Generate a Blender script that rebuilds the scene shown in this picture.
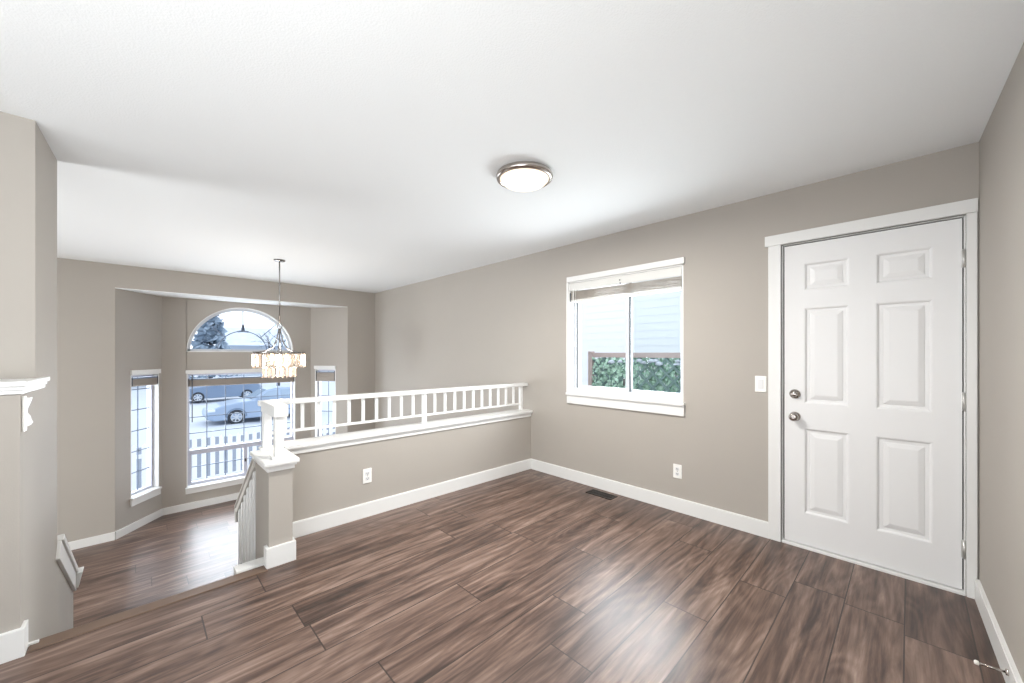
import bpy, bmesh, math, random
from mathutils import Vector, Matrix
random.seed(7)
for o in list(bpy.data.objects): bpy.data.objects.remove(o, do_unlink=True)
scene = bpy.context.scene
COL = scene.collection

# ------------------------------------------------------------------ camera
W_PX, F_PX = 1024.0, 386.0
YAW = math.atan2(512.0 - 137.0, F_PX)
cam = bpy.data.cameras.new('camera')
cam.sensor_fit = 'HORIZONTAL'; cam.sensor_width = 36.0
cam.lens = F_PX / W_PX * 36.0
cam.shift_y = 11.5 / W_PX
cam.clip_start = 0.02; cam.clip_end = 400
cob = bpy.data.objects.new('camera', cam); COL.objects.link(cob)
cob.location = (0, 0, 1.31)
fw = Vector((0.69683, 0.71724, 0)).normalized()
cob.rotation_euler = (math.pi / 2, 0, math.atan2(-fw.x, fw.y))
scene.camera = cob

# ------------------------------------------------------------------ sky, daylight, fill lights, exposure
world = bpy.data.worlds.new('overcast_sky'); scene.world = world; world.use_nodes = True
wn = world.node_tree; wn.nodes.clear()
wo = wn.nodes.new('ShaderNodeOutputWorld'); wb = wn.nodes.new('ShaderNodeBackground')
wtc = wn.nodes.new('ShaderNodeTexCoord'); wno = wn.nodes.new('ShaderNodeTexNoise'); wr = wn.nodes.new('ShaderNodeValToRGB')
wno.inputs['Scale'].default_value = 5; wno.inputs['Detail'].default_value = 5
wr.color_ramp.elements[0].position = 0.35; wr.color_ramp.elements[0].color = (0.74, 0.83, 0.95, 1)
wr.color_ramp.elements[1].position = 0.65; wr.color_ramp.elements[1].color = (0.97, 0.985, 1.0, 1)
wn.links.new(wtc.outputs['Generated'], wno.inputs['Vector']); wn.links.new(wno.outputs['Fac'], wr.inputs['Fac'])
wn.links.new(wr.outputs['Color'], wb.inputs['Color']); wn.links.new(wb.outputs[0], wo.inputs['Surface'])
wb.inputs['Strength'].default_value = 1.75

def area_light(name, loc, rot, sx, sy, power, color=(1, 1, 1)):
    l = bpy.data.lights.new(name, 'AREA'); l.shape = 'RECTANGLE'; l.size = sx; l.size_y = sy
    l.energy = power; l.color = color
    o = bpy.data.objects.new(name, l); COL.objects.link(o); o.location = loc; o.rotation_euler = rot
    return o
H90 = math.pi / 2
# fill light added in a made-up opening of the back wall (behind the camera), daylight entering by the lower room's side window
# (the added fill lights tilt upwards to brighten the ceiling)
area_light('fill_light_back', (-3.60, 1.15, 1.10), (0, -H90 - math.radians(40), 0), 2.0, 2.5, 30, (0.96, 0.985, 1.0))
area_light('fill_light_near', (-1.35, -0.60, 1.15), (H90 + math.radians(62), 0, math.radians(-62)), 2.0, 1.9, 116, (0.96, 0.985, 1.0))  # second added fill light, in a made-up opening of the near wall
area_light('side_window_daylight', (-3.60, 4.4, 0.45), (0, -H90 + math.radians(12), 0), 1.6, 1.4, 132, (0.96, 0.985, 1.0))
area_light('bay_daylight', (1.25, 8.0, 0.2), (-H90 - math.radians(4), 0, 0), 1.5, 2.2, 95, (0.88, 0.94, 1.0))
area_light('bay_side_daylight', (-.20, 7.53, 0.2), (-H90, 0, math.atan2(.46, -.57) + math.pi + H90), 0.5, 1.6, 16, (0.90, 0.95, 1.0))
area_light('bay_side_daylight', (2.72, 7.50, 0.2), (-H90, 0, math.atan2(-.57, .44)), 0.5, 1.6, 16, (0.90, 0.95, 1.0))
area_light('slider_window_daylight', (3.6, 1.85, 1.45), (0, H90, 0), 0.9, 1.1, 54, (0.96, 0.985, 1.0))

scene.view_settings.view_transform = 'Standard'
scene.view_settings.look = 'None'
scene.view_settings.exposure = 0.22
scene.view_settings.gamma = 1.0
scene.view_settings.use_curve_mapping = False

# ------------------------------------------------------------------ materials
def hexc(r, g, b):
    f = lambda c: (c / 255 / 12.92) if c / 255 <= 0.04045 else ((c / 255 + 0.055) / 1.055) ** 2.4
    return (f(r), f(g), f(b), 1)
def mat(name, col, rough=0.5, metal=0.0, spec=0.5, bump=0.0, bscale=80, var=0.0, vscale=3.0, emis=None, estr=0.0):
    m = bpy.data.materials.new(name); m.use_nodes = True
    n = m.node_tree; p = n.nodes['Principled BSDF']
    p.inputs['Base Color'].default_value = col if len(col) == 4 else (*col, 1)
    p.inputs['Roughness'].default_value = rough; p.inputs['Metallic'].default_value = metal
    p.inputs['Specular IOR Level'].default_value = spec
    tc = n.nodes.new('ShaderNodeTexCoord')
    if bump:
        t = n.nodes.new('ShaderNodeTexNoise'); t.inputs['Scale'].default_value = bscale; t.inputs['Detail'].default_value = 3
        b = n.nodes.new('ShaderNodeBump'); b.inputs['Strength'].default_value = bump; b.inputs['Distance'].default_value = 0.01
        n.links.new(tc.outputs['Object'], t.inputs['Vector']); n.links.new(t.outputs['Fac'], b.inputs['Height'])
        n.links.new(b.outputs['Normal'], p.inputs['Normal'])
    if var:
        t = n.nodes.new('ShaderNodeTexNoise'); t.inputs['Scale'].default_value = vscale; t.inputs['Detail'].default_value = 4
        mx = n.nodes.new('ShaderNodeMix'); mx.data_type = 'RGBA'
        c = p.inputs['Base Color'].default_value
        mx.inputs['A'].default_value = tuple(x * (1 - var) for x in c[:3]) + (1,)
        mx.inputs['B'].default_value = tuple(min(1, x * (1 + var)) for x in c[:3]) + (1,)
        n.links.new(tc.outputs['Object'], t.inputs['Vector']); n.links.new(t.outputs['Fac'], mx.inputs['Factor'])
        n.links.new(mx.outputs['Result'], p.inputs['Base Color'])
    if emis:
        p.inputs['Emission Color'].default_value = (*emis[:3], 1); p.inputs['Emission Strength'].default_value = estr
    return m
M = {}
M['wall'] = mat('greige_paint', hexc(170, 164, 156), 0.75, bump=0.05, bscale=220, var=0.02)
M['ceil'] = mat('white_ceiling_stipple', hexc(236, 238, 238), 0.9, bump=0.2, bscale=140)
M['trim'] = mat('white_trim_paint', hexc(225, 225, 223), 0.35)
M['door'] = mat('white_door_paint', hexc(226, 226, 226), 0.4)
M['vinyl'] = mat('white_vinyl', hexc(200, 204, 210), 0.35)
M['plate'] = mat('white_plastic', hexc(240, 239, 235), 0.3)
M['slot'] = mat('dark_slot', (0.02, 0.02, 0.02), 0.6)
M['black'] = mat('black_plastic', (0.015, 0.015, 0.015), 0.4)
M['gasket'] = mat('grey_gasket', (0.09, 0.10, 0.11), 0.5)
M['grille'] = mat('blue_grey_grille', hexc(112, 126, 148), 0.4)
M['sash'] = mat('lilac_grey_sash', hexc(190, 192, 205), 0.4)
M['nickel'] = mat('brushed_nickel', (0.46, 0.42, 0.39), 0.2, metal=1)
M['hinge'] = mat('satin_hinge', (0.60, 0.59, 0.57), 0.38, metal=0.8)
M['chrome'] = mat('polished_nickel', (0.34, 0.33, 0.32), 0.2, metal=1)
M['shade'] = mat('taupe_shade', hexc(168, 160, 152), 0.7, bump=0.1, bscale=60)
M['slat'] = mat('white_blind_slat', hexc(212, 211, 207), 0.45)
M['slatwood'] = mat('weathered_slat', hexc(176, 168, 158), 0.55, var=0.35, vscale=14)
M['vent'] = mat('dark_bronze', (0.035, 0.028, 0.024), 0.45, metal=0.4)
M['rubber'] = mat('white_rubber', hexc(235, 232, 226), 0.5)
M['rail'] = mat('grey_painted_handrail', hexc(186, 182, 176), 0.4)
M['dif'] = mat('frosted_glass_lit', hexc(250, 245, 235), 0.4, emis=(1.0, 0.84, 0.62), estr=0.6)
M['bulb'] = mat('warm_bulb', (1, 0.9, 0.75), 0.4, emis=(1.0, 0.72, 0.42), estr=4.5)
M['snow'] = mat('snow', hexc(192, 199, 209), 0.8, bump=0.4, bscale=3, var=0.06, vscale=1.2)
M['snow_shade'] = mat('shaded_snow', hexc(122, 131, 145), 0.8, bump=0.3, bscale=6, var=0.12, vscale=2.5)  # stands for snow in shade behind the fence, painted darker
M['picket'] = mat('white_picket_paint', hexc(240, 242, 245), 0.6)
M['car'] = mat('silver_blue_car_paint', hexc(158, 176, 200), 0.3, metal=0.25)
M['car2'] = mat('slate_car_paint', hexc(120, 138, 162), 0.3, metal=0.2)
M['carglass'] = mat('car_glass', hexc(150, 168, 188), 0.1)
M['tyre'] = mat('tyre_rubber', (0.03, 0.035, 0.045), 0.8)
M['alloy'] = mat('alloy_rim', hexc(205, 210, 216), 0.35, metal=0.3)
M['lampglass'] = mat('headlamp_glass', hexc(220, 226, 232), 0.15)
M['bark'] = mat('cold_bark', hexc(92, 92, 98), 0.9, var=0.2, vscale=9)
M['needle'] = mat('snowy_needles', hexc(146, 162, 178), 0.9, var=0.5, vscale=6)
M['siding'] = mat('white_lap_siding', hexc(238, 239, 240), 0.6, var=0.03, vscale=8)
M['housew'] = mat('pale_blue_house', hexc(186, 196, 208), 0.7)
M['roof'] = mat('snowy_blue_roof', hexc(196, 206, 220), 0.8, var=0.2, vscale=2)
M['fencepost'] = mat('pinkish_cedar', hexc(196, 178, 172), 0.7, var=0.1, vscale=6)
M['lattice'] = mat('grey_green_lattice', hexc(118, 142, 138), 0.6)
M['leaf'] = mat('ivy_leaf', hexc(178, 210, 190), 0.55, var=0.45, vscale=9)

def glass_mat(name, tint, refl=0.06):
    m = bpy.data.materials.new(name); m.use_nodes = True; n = m.node_tree; n.nodes.clear()
    o = n.nodes.new('ShaderNodeOutputMaterial'); mx = n.nodes.new('ShaderNodeMixShader')
    t = n.nodes.new('ShaderNodeBsdfTransparent'); g = n.nodes.new('ShaderNodeBsdfGlossy')
    t.inputs['Color'].default_value = (*tint, 1); g.inputs['Roughness'].default_value = 0.03
    mx.inputs[0].default_value = refl
    n.links.new(t.outputs[0], mx.inputs[1]); n.links.new(g.outputs[0], mx.inputs[2]); n.links.new(mx.outputs[0], o.inputs['Surface'])
    return m
M['glass'] = glass_mat('window_glass', (0.97, 0.985, 1.0), 0.002)
M['screen'] = glass_mat('insect_screen_mesh', (0.93, 0.95, 0.95), 0.002)
def crystal_mat():
    m = bpy.data.materials.new('crystal'); m.use_nodes = True; n = m.node_tree; n.nodes.clear()
    o = n.nodes.new('ShaderNodeOutputMaterial'); mx = n.nodes.new('ShaderNodeMixShader'); m2 = n.nodes.new('ShaderNodeMixShader')
    t = n.nodes.new('ShaderNodeBsdfTransparent'); g = n.nodes.new('ShaderNodeBsdfGlossy'); d = n.nodes.new('ShaderNodeBsdfTranslucent')
    t.inputs['Color'].default_value = (0.84, 0.77, 0.70, 1); g.inputs['Roughness'].default_value = 0.06
    d.inputs['Color'].default_value = (1, 0.93, 0.86, 1)
    mx.inputs[0].default_value = 0.32; m2.inputs[0].default_value = 0.22
    n.links.new(t.outputs[0], mx.inputs[1]); n.links.new(m2.outputs[0], mx.inputs[2])
    n.links.new(g.outputs[0], m2.inputs[1]); n.links.new(d.outputs[0], m2.inputs[2])
    n.links.new(mx.outputs[0], o.inputs['Surface']); return m
M['crystal'] = crystal_mat()

def floor_mat(name, pw=0.222, pl=1.38, yoff=0.016, tone=1.0):
    m = bpy.data.materials.new(name); m.use_nodes = True; n = m.node_tree; L = n.links
    p = n.nodes['Principled BSDF']
    def nd(t): return n.nodes.new(t)
    def math_(op, a, b=None, c=None):
        x = nd('ShaderNodeMath'); x.operation = op
        for i, v in enumerate((a, b, c)):
            if v is None: continue
            if isinstance(v, (int, float)): x.inputs[i].default_value = v
            else: L.new(v, x.inputs[i])
        return x.outputs[0]
    geo = nd('ShaderNodeNewGeometry'); sep = nd('ShaderNodeSeparateXYZ'); L.new(geo.outputs['Position'], sep.inputs[0])
    X, Y = sep.outputs['X'], sep.outputs['Y']
    yr = math_('DIVIDE', math_('SUBTRACT', Y, yoff), pw)
    row = math_('FLOOR', yr); fy = math_('FRACT', yr)
    wn1 = nd('ShaderNodeTexWhiteNoise'); wn1.noise_dimensions = '1D'; L.new(row, wn1.inputs['W'])
    xr = math_('ADD', math_('DIVIDE', X, pl), math_('MULTIPLY', wn1.outputs['Value'], 7.0))
    colm = math_('FLOOR', xr); fx = math_('FRACT', xr)
    cid = nd('ShaderNodeCombineXYZ'); L.new(row, cid.inputs[0]); L.new(colm, cid.inputs[1])
    wn2 = nd('ShaderNodeTexWhiteNoise'); wn2.noise_dimensions = '3D'; L.new(cid.outputs[0], wn2.inputs['Vector'])
    rnd = wn2.outputs['Value']
    # grain coordinates: stretched along the plank, shifted per plank
    gv = nd('ShaderNodeCombineXYZ')
    L.new(math_('ADD', math_('MULTIPLY', X, 1.0), math_('MULTIPLY', rnd, 31.0)), gv.inputs[0])
    L.new(math_('MULTIPLY', Y, 11.0), gv.inputs[1]); L.new(math_('MULTIPLY', rnd, 17.0), gv.inputs[2])
    n1 = nd('ShaderNodeTexNoise'); n1.inputs['Scale'].default_value = 1.5; n1.inputs['Detail'].default_value = 8; n1.inputs['Roughness'].default_value = 0.64
    n1.inputs['Distortion'].default_value = 0.6
    L.new(gv.outputs[0], n1.inputs['Vector'])
    # cathedral rings: contour lines of the slow noise
    n3 = nd('ShaderNodeTexNoise'); n3.inputs['Scale'].default_value = 1.1; n3.inputs['Detail'].default_value = 1; n3.inputs['Distortion'].default_value = 0.2
    gv3 = nd('ShaderNodeCombineXYZ'); L.new(math_('ADD', math_('MULTIPLY', X, 0.9), math_('MULTIPLY', rnd, 31.0)), gv3.inputs[0]); L.new(math_('MULTIPLY', Y, 5.0), gv3.inputs[1]); L.new(math_('MULTIPLY', rnd, 9.0), gv3.inputs[2])
    L.new(gv3.outputs[0], n3.inputs['Vector'])
    rings = math_('SINE', math_('MULTIPLY', n3.outputs['Fac'], 70.0))
    gv2 = nd('ShaderNodeCombineXYZ'); L.new(math_('MULTIPLY', X, 3.0), gv2.inputs[0]); L.new(math_('MULTIPLY', Y, 75.0), gv2.inputs[1]); L.new(rnd, gv2.inputs[2])
    n2 = nd('ShaderNodeTexNoise'); n2.inputs['Scale'].default_value = 1.0; n2.inputs['Detail'].default_value = 5
    L.new(gv2.outputs[0], n2.inputs['Vector'])
    # patchwork dark knots
    v = math_('ADD', math_('MULTIPLY', n1.outputs['Fac'], 1.4), math_('MULTIPLY', rings, 0.045))
    v = math_('ADD', v, math_('MULTIPLY', math_('SUBTRACT', n2.outputs['Fac'], 0.5), 0.36))
    v = math_('ADD', v, math_('MULTIPLY', math_('SUBTRACT', rnd, 0.5), 0.13))
    v = math_('SUBTRACT', v, 0.22)
    cr = nd('ShaderNodeValToRGB'); L.new(v, cr.inputs['Fac'])
    e = cr.color_ramp.elements
    e[0].position = 0.18; e[0].color = hexc(50, 37, 31)
    e[1].position = 0.86; e[1].color = hexc(152, 131, 119)
    for pos, c in ((0.36, (80, 61, 52)), (0.54, (106, 85, 74)), (0.70, (129, 108, 96))):
        q = cr.color_ramp.elements.new(pos); q.color = hexc(*c)
    # seams
    sy = math_('MAXIMUM', math_('LESS_THAN', fy, 0.012), math_('GREATER_THAN', fy, 0.988))
    sx = math_('MAXIMUM', math_('LESS_THAN', fx, 0.0022), math_('GREATER_THAN', fx, 0.9978))
    seam = math_('MAXIMUM', sy, sx)
    mx = nd('ShaderNodeMix'); mx.data_type = 'RGBA'; L.new(math_('MULTIPLY', seam, 0.85), mx.inputs['Factor'])
    L.new(cr.outputs['Color'], mx.inputs['A']); mx.inputs['B'].default_value = hexc(40, 32, 28)
    L.new(mx.outputs['Result'], p.inputs['Base Color'])
    p.inputs['Roughness'].default_value = 0.36; p.inputs['Specular IOR Level'].default_value = 0.5
    L.new(math_('ADD', 0.27, math_('MULTIPLY', n2.outputs['Fac'], 0.14)), p.inputs['Roughness'])
    b = nd('ShaderNodeBump'); b.inputs['Strength'].default_value = 0.12; b.inputs['Distance'].default_value = 0.004
    L.new(math_('SUBTRACT', math_('MULTIPLY', n2.outputs['Fac'], 0.35), seam), b.inputs['Height']); L.new(b.outputs['Normal'], p.inputs['Normal'])
    return m
M['floor'] = floor_mat('walnut_vinyl_plank')
M['nosing'] = mat('brown_stair_nosing', hexc(104, 84, 70), 0.4, var=0.15, vscale=12)

# ------------------------------------------------------------------ mesh helpers
class MB:
    """collects shapes in world coordinates; build() links them as one mesh object"""
    def __init__(s): s.bm = bmesh.new(); s.sm = set()
    def hexa(s, c, bev=0.0):
        b = bmesh.new(); v = [b.verts.new(p) for p in c]
        for f in ((0, 3, 2, 1), (4, 5, 6, 7), (0, 1, 5, 4), (1, 2, 6, 5), (2, 3, 7, 6), (3, 0, 4, 7)): b.faces.new([v[i] for i in f])
        bmesh.ops.recalc_face_normals(b, faces=b.faces)
        if bev: bmesh.ops.bevel(b, geom=list(b.edges), offset=bev, segments=2, profile=0.6, affect='EDGES')
        s.add(b); return s
    def box(s, x0, x1, y0, y1, z0, z1, bev=0.0):
        return s.hexa([(x0, y0, z0), (x1, y0, z0), (x1, y1, z0), (x0, y1, z0), (x0, y0, z1), (x1, y0, z1), (x1, y1, z1), (x0, y1, z1)], bev)
    def fbox(s, F, u0, u1, t0, t1, z0, z1, bev=0.0):
        P = F.P
        return s.hexa([P(u0, t0, z0), P(u1, t0, z0), P(u1, t1, z0), P(u0, t1, z0), P(u0, t0, z1), P(u1, t0, z1), P(u1, t1, z1), P(u0, t1, z1)], bev)
    def add(s, b, smooth=False):
        off = {}
        for v in b.verts: off[v] = s.bm.verts.new(v.co)
        for f in b.faces:
            try: nf = s.bm.faces.new([off[v] for v in f.verts]); nf.smooth = smooth or f.smooth
            except ValueError: pass
        b.free()
    def prism(s, pts, off, bev=0.0, smooth=False):
        """polygon of 3-D points swept by the vector off"""
        b = bmesh.new(); o = Vector(off)
        a = [b.verts.new(p) for p in pts]; c = [b.verts.new(Vector(p) + o) for p in pts]
        b.faces.new(a); b.faces.new(list(reversed(c)))
        k = len(pts)
        for i in range(k): b.faces.new([a[i], c[i], c[(i + 1) % k], a[(i + 1) % k]])
        bmesh.ops.recalc_face_normals(b, faces=b.faces)
        if bev: bmesh.ops.bevel(b, geom=list(b.edges), offset=bev, segments=2, profile=0.6, affect='EDGES')
        s.add(b); return s
    def tube(s, pts, r, n=8, cap=True):
        b = bmesh.new(); pts = [Vector(p) for p in pts]; rings = []
        rr = r if isinstance(r, (list, tuple)) else [r] * len(pts)
        for i, p in enumerate(pts):
            d = (pts[min(i + 1, len(pts) - 1)] - pts[max(i - 1, 0)]).normalized()
            a = Vector((0, 0, 1)) if abs(d.z) < 0.9 else Vector((1, 0, 0))
            u = d.cross(a).normalized(); w = d.cross(u)
            rings.append([b.verts.new(p + (u * math.cos(2 * math.pi * k / n) + w * math.sin(2 * math.pi * k / n)) * rr[i]) for k in range(n)])
        for i in range(len(rings) - 1):
            for k in range(n):
                f = b.faces.new([rings[i][k], rings[i][(k + 1) % n], rings[i + 1][(k + 1) % n], rings[i + 1][k]]); f.smooth = True
        if cap: b.faces.new(rings[0]); b.faces.new(list(reversed(rings[-1])))
        bmesh.ops.recalc_face_normals(b, faces=b.faces); s.add(b); return s
    def lathe(s, prof, origin, axis=(0, 0, 1), n=32, smooth=True):
        """prof: list of (radius, height along axis)"""
        b = bmesh.new(); o = Vector(origin); ax = Vector(axis).normalized()
        a = Vector((1, 0, 0)) if abs(ax.x) < 0.9 else Vector((0, 1, 0))
        u = ax.cross(a).normalized(); w = ax.cross(u); rings = []
        for r, h in prof:
            if r < 1e-6: rings.append([b.verts.new(o + ax * h)])
            else: rings.append([b.verts.new(o + ax * h + (u * math.cos(2 * math.pi * k / n) + w * math.sin(2 * math.pi * k / n)) * r) for k in range(n)])
        for i in range(len(rings) - 1):
            A, B = rings[i], rings[i + 1]
            for k in range(n):
                k2 = (k + 1) % n
                if len(A) == 1 and len(B) == 1: continue
                if len(A) == 1: f = b.faces.new([A[0], B[k2], B[k]])
                elif len(B) == 1: f = b.faces.new([A[k], A[k2], B[0]])
                else: f = b.faces.new([A[k], A[k2], B[k2], B[k]])
                f.smooth = smooth
        bmesh.ops.recalc_face_normals(b, faces=b.faces); s.add(b); return s
    def quads(s, fl, smooth=False):
        b = bmesh.new()
        for q in fl: b.faces.new([b.verts.new(p) for p in q])
        bmesh.ops.remove_doubles(b, verts=b.verts, dist=1e-5)
        s.add(b, smooth); return s
    def build(s, name, m, parent=None, recalc=False):
        if recalc: bmesh.ops.recalc_face_normals(s.bm, faces=s.bm.faces)
        me = bpy.data.meshes.new(name); o = bpy.data.objects.new(name, me)
        if parent is not None:
            w = Vector((0, 0, 0)); q = parent
            while q is not None: w += q.location; q = q.parent
            bmesh.ops.translate(s.bm, verts=s.bm.verts, vec=-w); o.parent = parent
        s.bm.to_mesh(me); s.bm.free(); me.materials.append(m); COL.objects.link(o)
        return o
class Frame:
    """wall frame: u along the wall, t outward (into the wall), z up"""
    def __init__(s, O, D, N):
        s.O = Vector((*O, 0)); s.D = Vector((*D, 0)).normalized(); s.N = Vector((*N, 0)).normalized()
    def P(s, u, t, z): return s.O + s.D * u + s.N * t + Vector((0, 0, z))
def tag(o, label, cat=None, group=None, kind=None):
    o['label'] = label
    if cat: o['category'] = cat
    if group: o['group'] = group
    if kind: o['kind'] = kind
    return o
def empty(name, loc):
    o = bpy.data.objects.new(name, None); o.empty_display_size = 0.1; o.location = loc; COL.objects.link(o); return o
def thing(name, label, cat, loc, group=None): return tag(empty(name, loc), label, cat, group)
def struct(o, label, cat='room'): return tag(o, label, cat, None, 'structure')
def copy_tree(o, parent=None):
    c = o.copy(); COL.objects.link(c); c.parent = parent
    for ch in list(o.children): copy_tree(ch, c)
    return c

ZC, ZL = 2.434, -1.05          # ceiling, lower floor
XW, YF, YB = 3.212, 7.0, 7.57  # window wall, far wall, back of the bay
FR = Frame((XW, 0), (0, 1), (1, 0))
FB = Frame((0, YB), (1, 0), (0, 1))
FBL = Frame((-.2, YF), (.46, .57), (-.57, .46)); LBL = math.hypot(.46, .57)
FBR = Frame((2.26, YB), (.44, -.57), (.57, .44)); LBR = math.hypot(.44, .57)

def wall_holes(mb, F, u0, u1, z0, z1, t0, t1, holes):
    us = sorted({u0, u1, *[h[0] for h in holes], *[h[1] for h in holes]})
    for a, b in zip(us, us[1:]):
        zs = [z0]
        hs = sorted([h for h in holes if h[0] <= a + 1e-6 and h[1] >= b - 1e-6], key=lambda h: h[2])
        cur = z0
        for h in hs:
            if h[2] > cur: mb.fbox(F, a, b, t0, t1, cur, h[2])
            cur = h[3]
        if cur < z1: mb.fbox(F, a, b, t0, t1, cur, z1)

# ------------------------------------------------------------------ room shell
mb = MB(); mb.box(-3.5, XW + .01, -.7, 2.75, -.25, 0); mb.box(.578, XW + .01, 2.75, 3.02, -.25, 0)
struct(mb.build('floor', M['floor']), 'brown wood plank floor of the upper living room', 'floor')
mb = MB(); mb.prism([(-3.5, 2.5, ZL), (XW + .01, 2.5, ZL), (XW + .01, YF + .01, ZL), (2.71, YF + .01, ZL), (2.27, YB + .01, ZL), (.25, YB + .01, ZL), (-.21, YF + .01, ZL), (-3.5, YF + .01, ZL)], (0, 0, -.2))
struct(mb.build('floor.001', M['floor']), 'brown plank floor of the sunken room by the bay window', 'floor')
mb = MB(); mb.box(-3.66, XW + .16, -.8, YF + .16, ZC, ZC + .15)
mb.prism([(-.3, YF + .001, 2.13), (-.2, YF + .001, 2.13), (2.7, YF + .001, 2.13), (2.8, YF + .001, 2.13), (2.36, YB + .16, 2.13), (.16, YB + .16, 2.13)], (0, 0, .12))
struct(mb.build('ceiling', M['ceil']), 'white stippled ceiling over both rooms with the bay soffit', 'ceiling')

W1 = (1.29, 2.462, .90, 2.04)         # slider opening in the window wall
D1 = (-.212, .616, -.02, 2.055)       # door opening
mb = MB(); wall_holes(mb, FR, -.8, YF + .16, ZL - .3, ZC + .1, 0, .16, [W1, D1])
struct(mb.build('wall_right', M['wall']), 'greige wall with the slider window and the white door', 'wall')
# near wall, right edge of the picture, about two degrees out of square
NW = Frame((XW + .05, -.2565), (-1, -.033), (.033, -1))
mb = MB(); wall_holes(mb, NW, 0, 6.8, -.3, ZC + .05, 0, .16, [(3.55, 5.75, .0, 2.15)])  # unseen opening added here to admit the near fill light
struct(mb.build('wall_near', M['wall']), 'greige wall at the right edge beside the door', 'wall')
# far wall with the opening to the bay
FF = Frame((0, YF), (1, 0), (0, 1))
mb = MB(); wall_holes(mb, FF, -3.6, XW + .1, ZL - .2, ZC + .05, 0, .14, [(-.2, 2.7, ZL - .2, 2.138)])
struct(mb.build('wall_far', M['wall']), 'greige far wall around the bay opening', 'wall')
# bay walls
WC = (.535, 2.01, -.72, 1.00)         # centre window opening
ARC = (1.255, 1.325, .725)            # arch: centre u, sill z, radius
WL = (.222, .682, -.62, 1.02); WR = (.086, .492, -.62, 1.02)
mb = MB()
wall_holes(mb, FB, .2, ARC[0] - ARC[2], ZL - .2, 2.2, 0, .16, [(WC[0], ARC[0] - ARC[2], WC[2], WC[3])])
wall_holes(mb, FB, ARC[0] + ARC[2], 2.32, ZL - .2, 2.2, 0, .16, [(ARC[0] + ARC[2], WC[1], WC[2], WC[3])])
wall_holes(mb, FB, ARC[0] - ARC[2], ARC[0] + ARC[2], ZL - .2, ARC[1], 0, .16, [(ARC[0] - ARC[2], ARC[0] + ARC[2], WC[2], WC[3])])
NA = 40
def arcp(i, r=None): a = math.pi - math.pi * i / NA; r = r or ARC[2]; return (ARC[0] + r * math.cos(a), ARC[1] + r * math.sin(a))
for i in range(NA):
    (ua, za), (ub, zb) = arcp(i), arcp(i + 1)
    mb.prism([FB.P(ua, 0, za), FB.P(ub, 0, zb), FB.P(ub, 0, 2.2), FB.P(ua, 0, 2.2)], (0, .16, 0))
for u_ in (ARC[0] - ARC[2], ARC[0] + ARC[2]): mb.fbox(FB, u_ - .012, u_ + .012, .004, .156, ARC[1] + .16, 2.19)
wall_holes(mb, FBL, -.0, LBL + .05, ZL - .2, 2.2, 0, .14, [WL])
wall_holes(mb, FBR, -.05, LBR, ZL - .2, 2.2, 0, .14, [WR])
struct(mb.build('wall_bay', M['wall']), 'greige walls of the bay with its four windows', 'wall')
# left wall: thicker low part with a ledge, taller part set back, sloped stair wall
def sx(y): return -.362 + (y - 2.68) * .0346
mb = MB()
mb.prism([(-3.55, 2.68, ZL), (sx(2.68), 2.68, ZL), (sx(3.12), 3.12, ZL), (-3.55, 3.12, ZL)], (0, 0, 1.13 - ZL))
mb.prism([(-3.55, 2.945, 1.13), (sx(2.945), 2.945, 1.13), (sx(3.12), 3.12, 1.13), (-3.55, 3.12, 1.13)], (0, 0, ZC - 1.13 + .02))
mb.prism([(-3.55, 3.12, ZL), (sx(3.12), 3.12, ZL), (sx(3.47), 3.47, ZL), (-3.55, 3.47, ZL)], (0, 0, ZC - ZL + .02))
xs = sx(3.47)
mb.prism([(xs, 3.47, ZL), (xs, 4.27, ZL), (xs, 4.27, -.39), (xs, 3.47, .135)], (-.11, 0, 0))
struct(mb.build('wall_left', M['wall']), 'greige wall end at the left with a ledge, and the sloped stair wall beyond', 'wall')
# half wall carrying the railing
def hy(x): return 3.0 + (XW - x) * .018
mb = MB(); mb.prism([(.71, hy(.71), ZL), (XW, hy(XW), ZL), (XW, hy(XW) + .13, ZL), (.71, hy(.71) + .13, ZL)], (0, 0, .60 - ZL))
struct(mb.build('wall_half', M['wall']), 'greige half wall below the white railing', 'wall')
# walls behind the camera and left of the sunken room, with an opening added for the fill light and the side window opening
FK = Frame((-3.5, 0), (0, 1), (-1, 0))
mb = MB(); wall_holes(mb, FK, -.8, YF + .1, ZL - .2, ZC + .05, 0, .16, [(-.15, 2.45, .1, 2.15), (3.6, 5.2, -.4, 1.35)])
struct(mb.build('wall_back', M['wall']), 'greige wall behind the viewer with an opening added for the fill light', 'wall')

# baseboards
def bboard(F, u0, u1, z, h=.112, th=.016):
    m = MB(); m.fbox(F, u0, u1, -th, .002, z, z + h - .006); m.fbox(F, u0, u1, -th + .004, .002, z + h - .006, z + h); return m
m = bboard(FR, .694, hy(XW) - .001, 0); struct(m.build('baseboard_right', M['trim']), 'white baseboard along the window wall', 'baseboard')
m = bboard(NW, .07, 3.5, 0); struct(m.build('baseboard_near', M['trim']), 'white baseboard along the right edge wall', 'baseboard')
FH = Frame((XW, hy(XW)), (-1, .018), (.018, 1))
m = bboard(FH, .016, XW - .73, 0); struct(m.build('baseboard_half_wall', M['trim']), 'white baseboard along the half wall', 'baseboard')
m = MB(); m.prism([(-3.5, 2.662, 0), (sx(2.7) + .014, 2.662, 0), (sx(2.7) + .014, 2.742, 0), (sx(2.7) - .002, 2.742, 0), (sx(2.7) - .002, 2.682, 0), (-3.5, 2.682, 0)], (0, 0, .122), .003); m.box(-.36, -.318, 2.735, 2.752, 0, .012)
struct(m.build('baseboard_left', M['trim']), 'white baseboard at the foot of the left wall end', 'baseboard')
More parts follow.
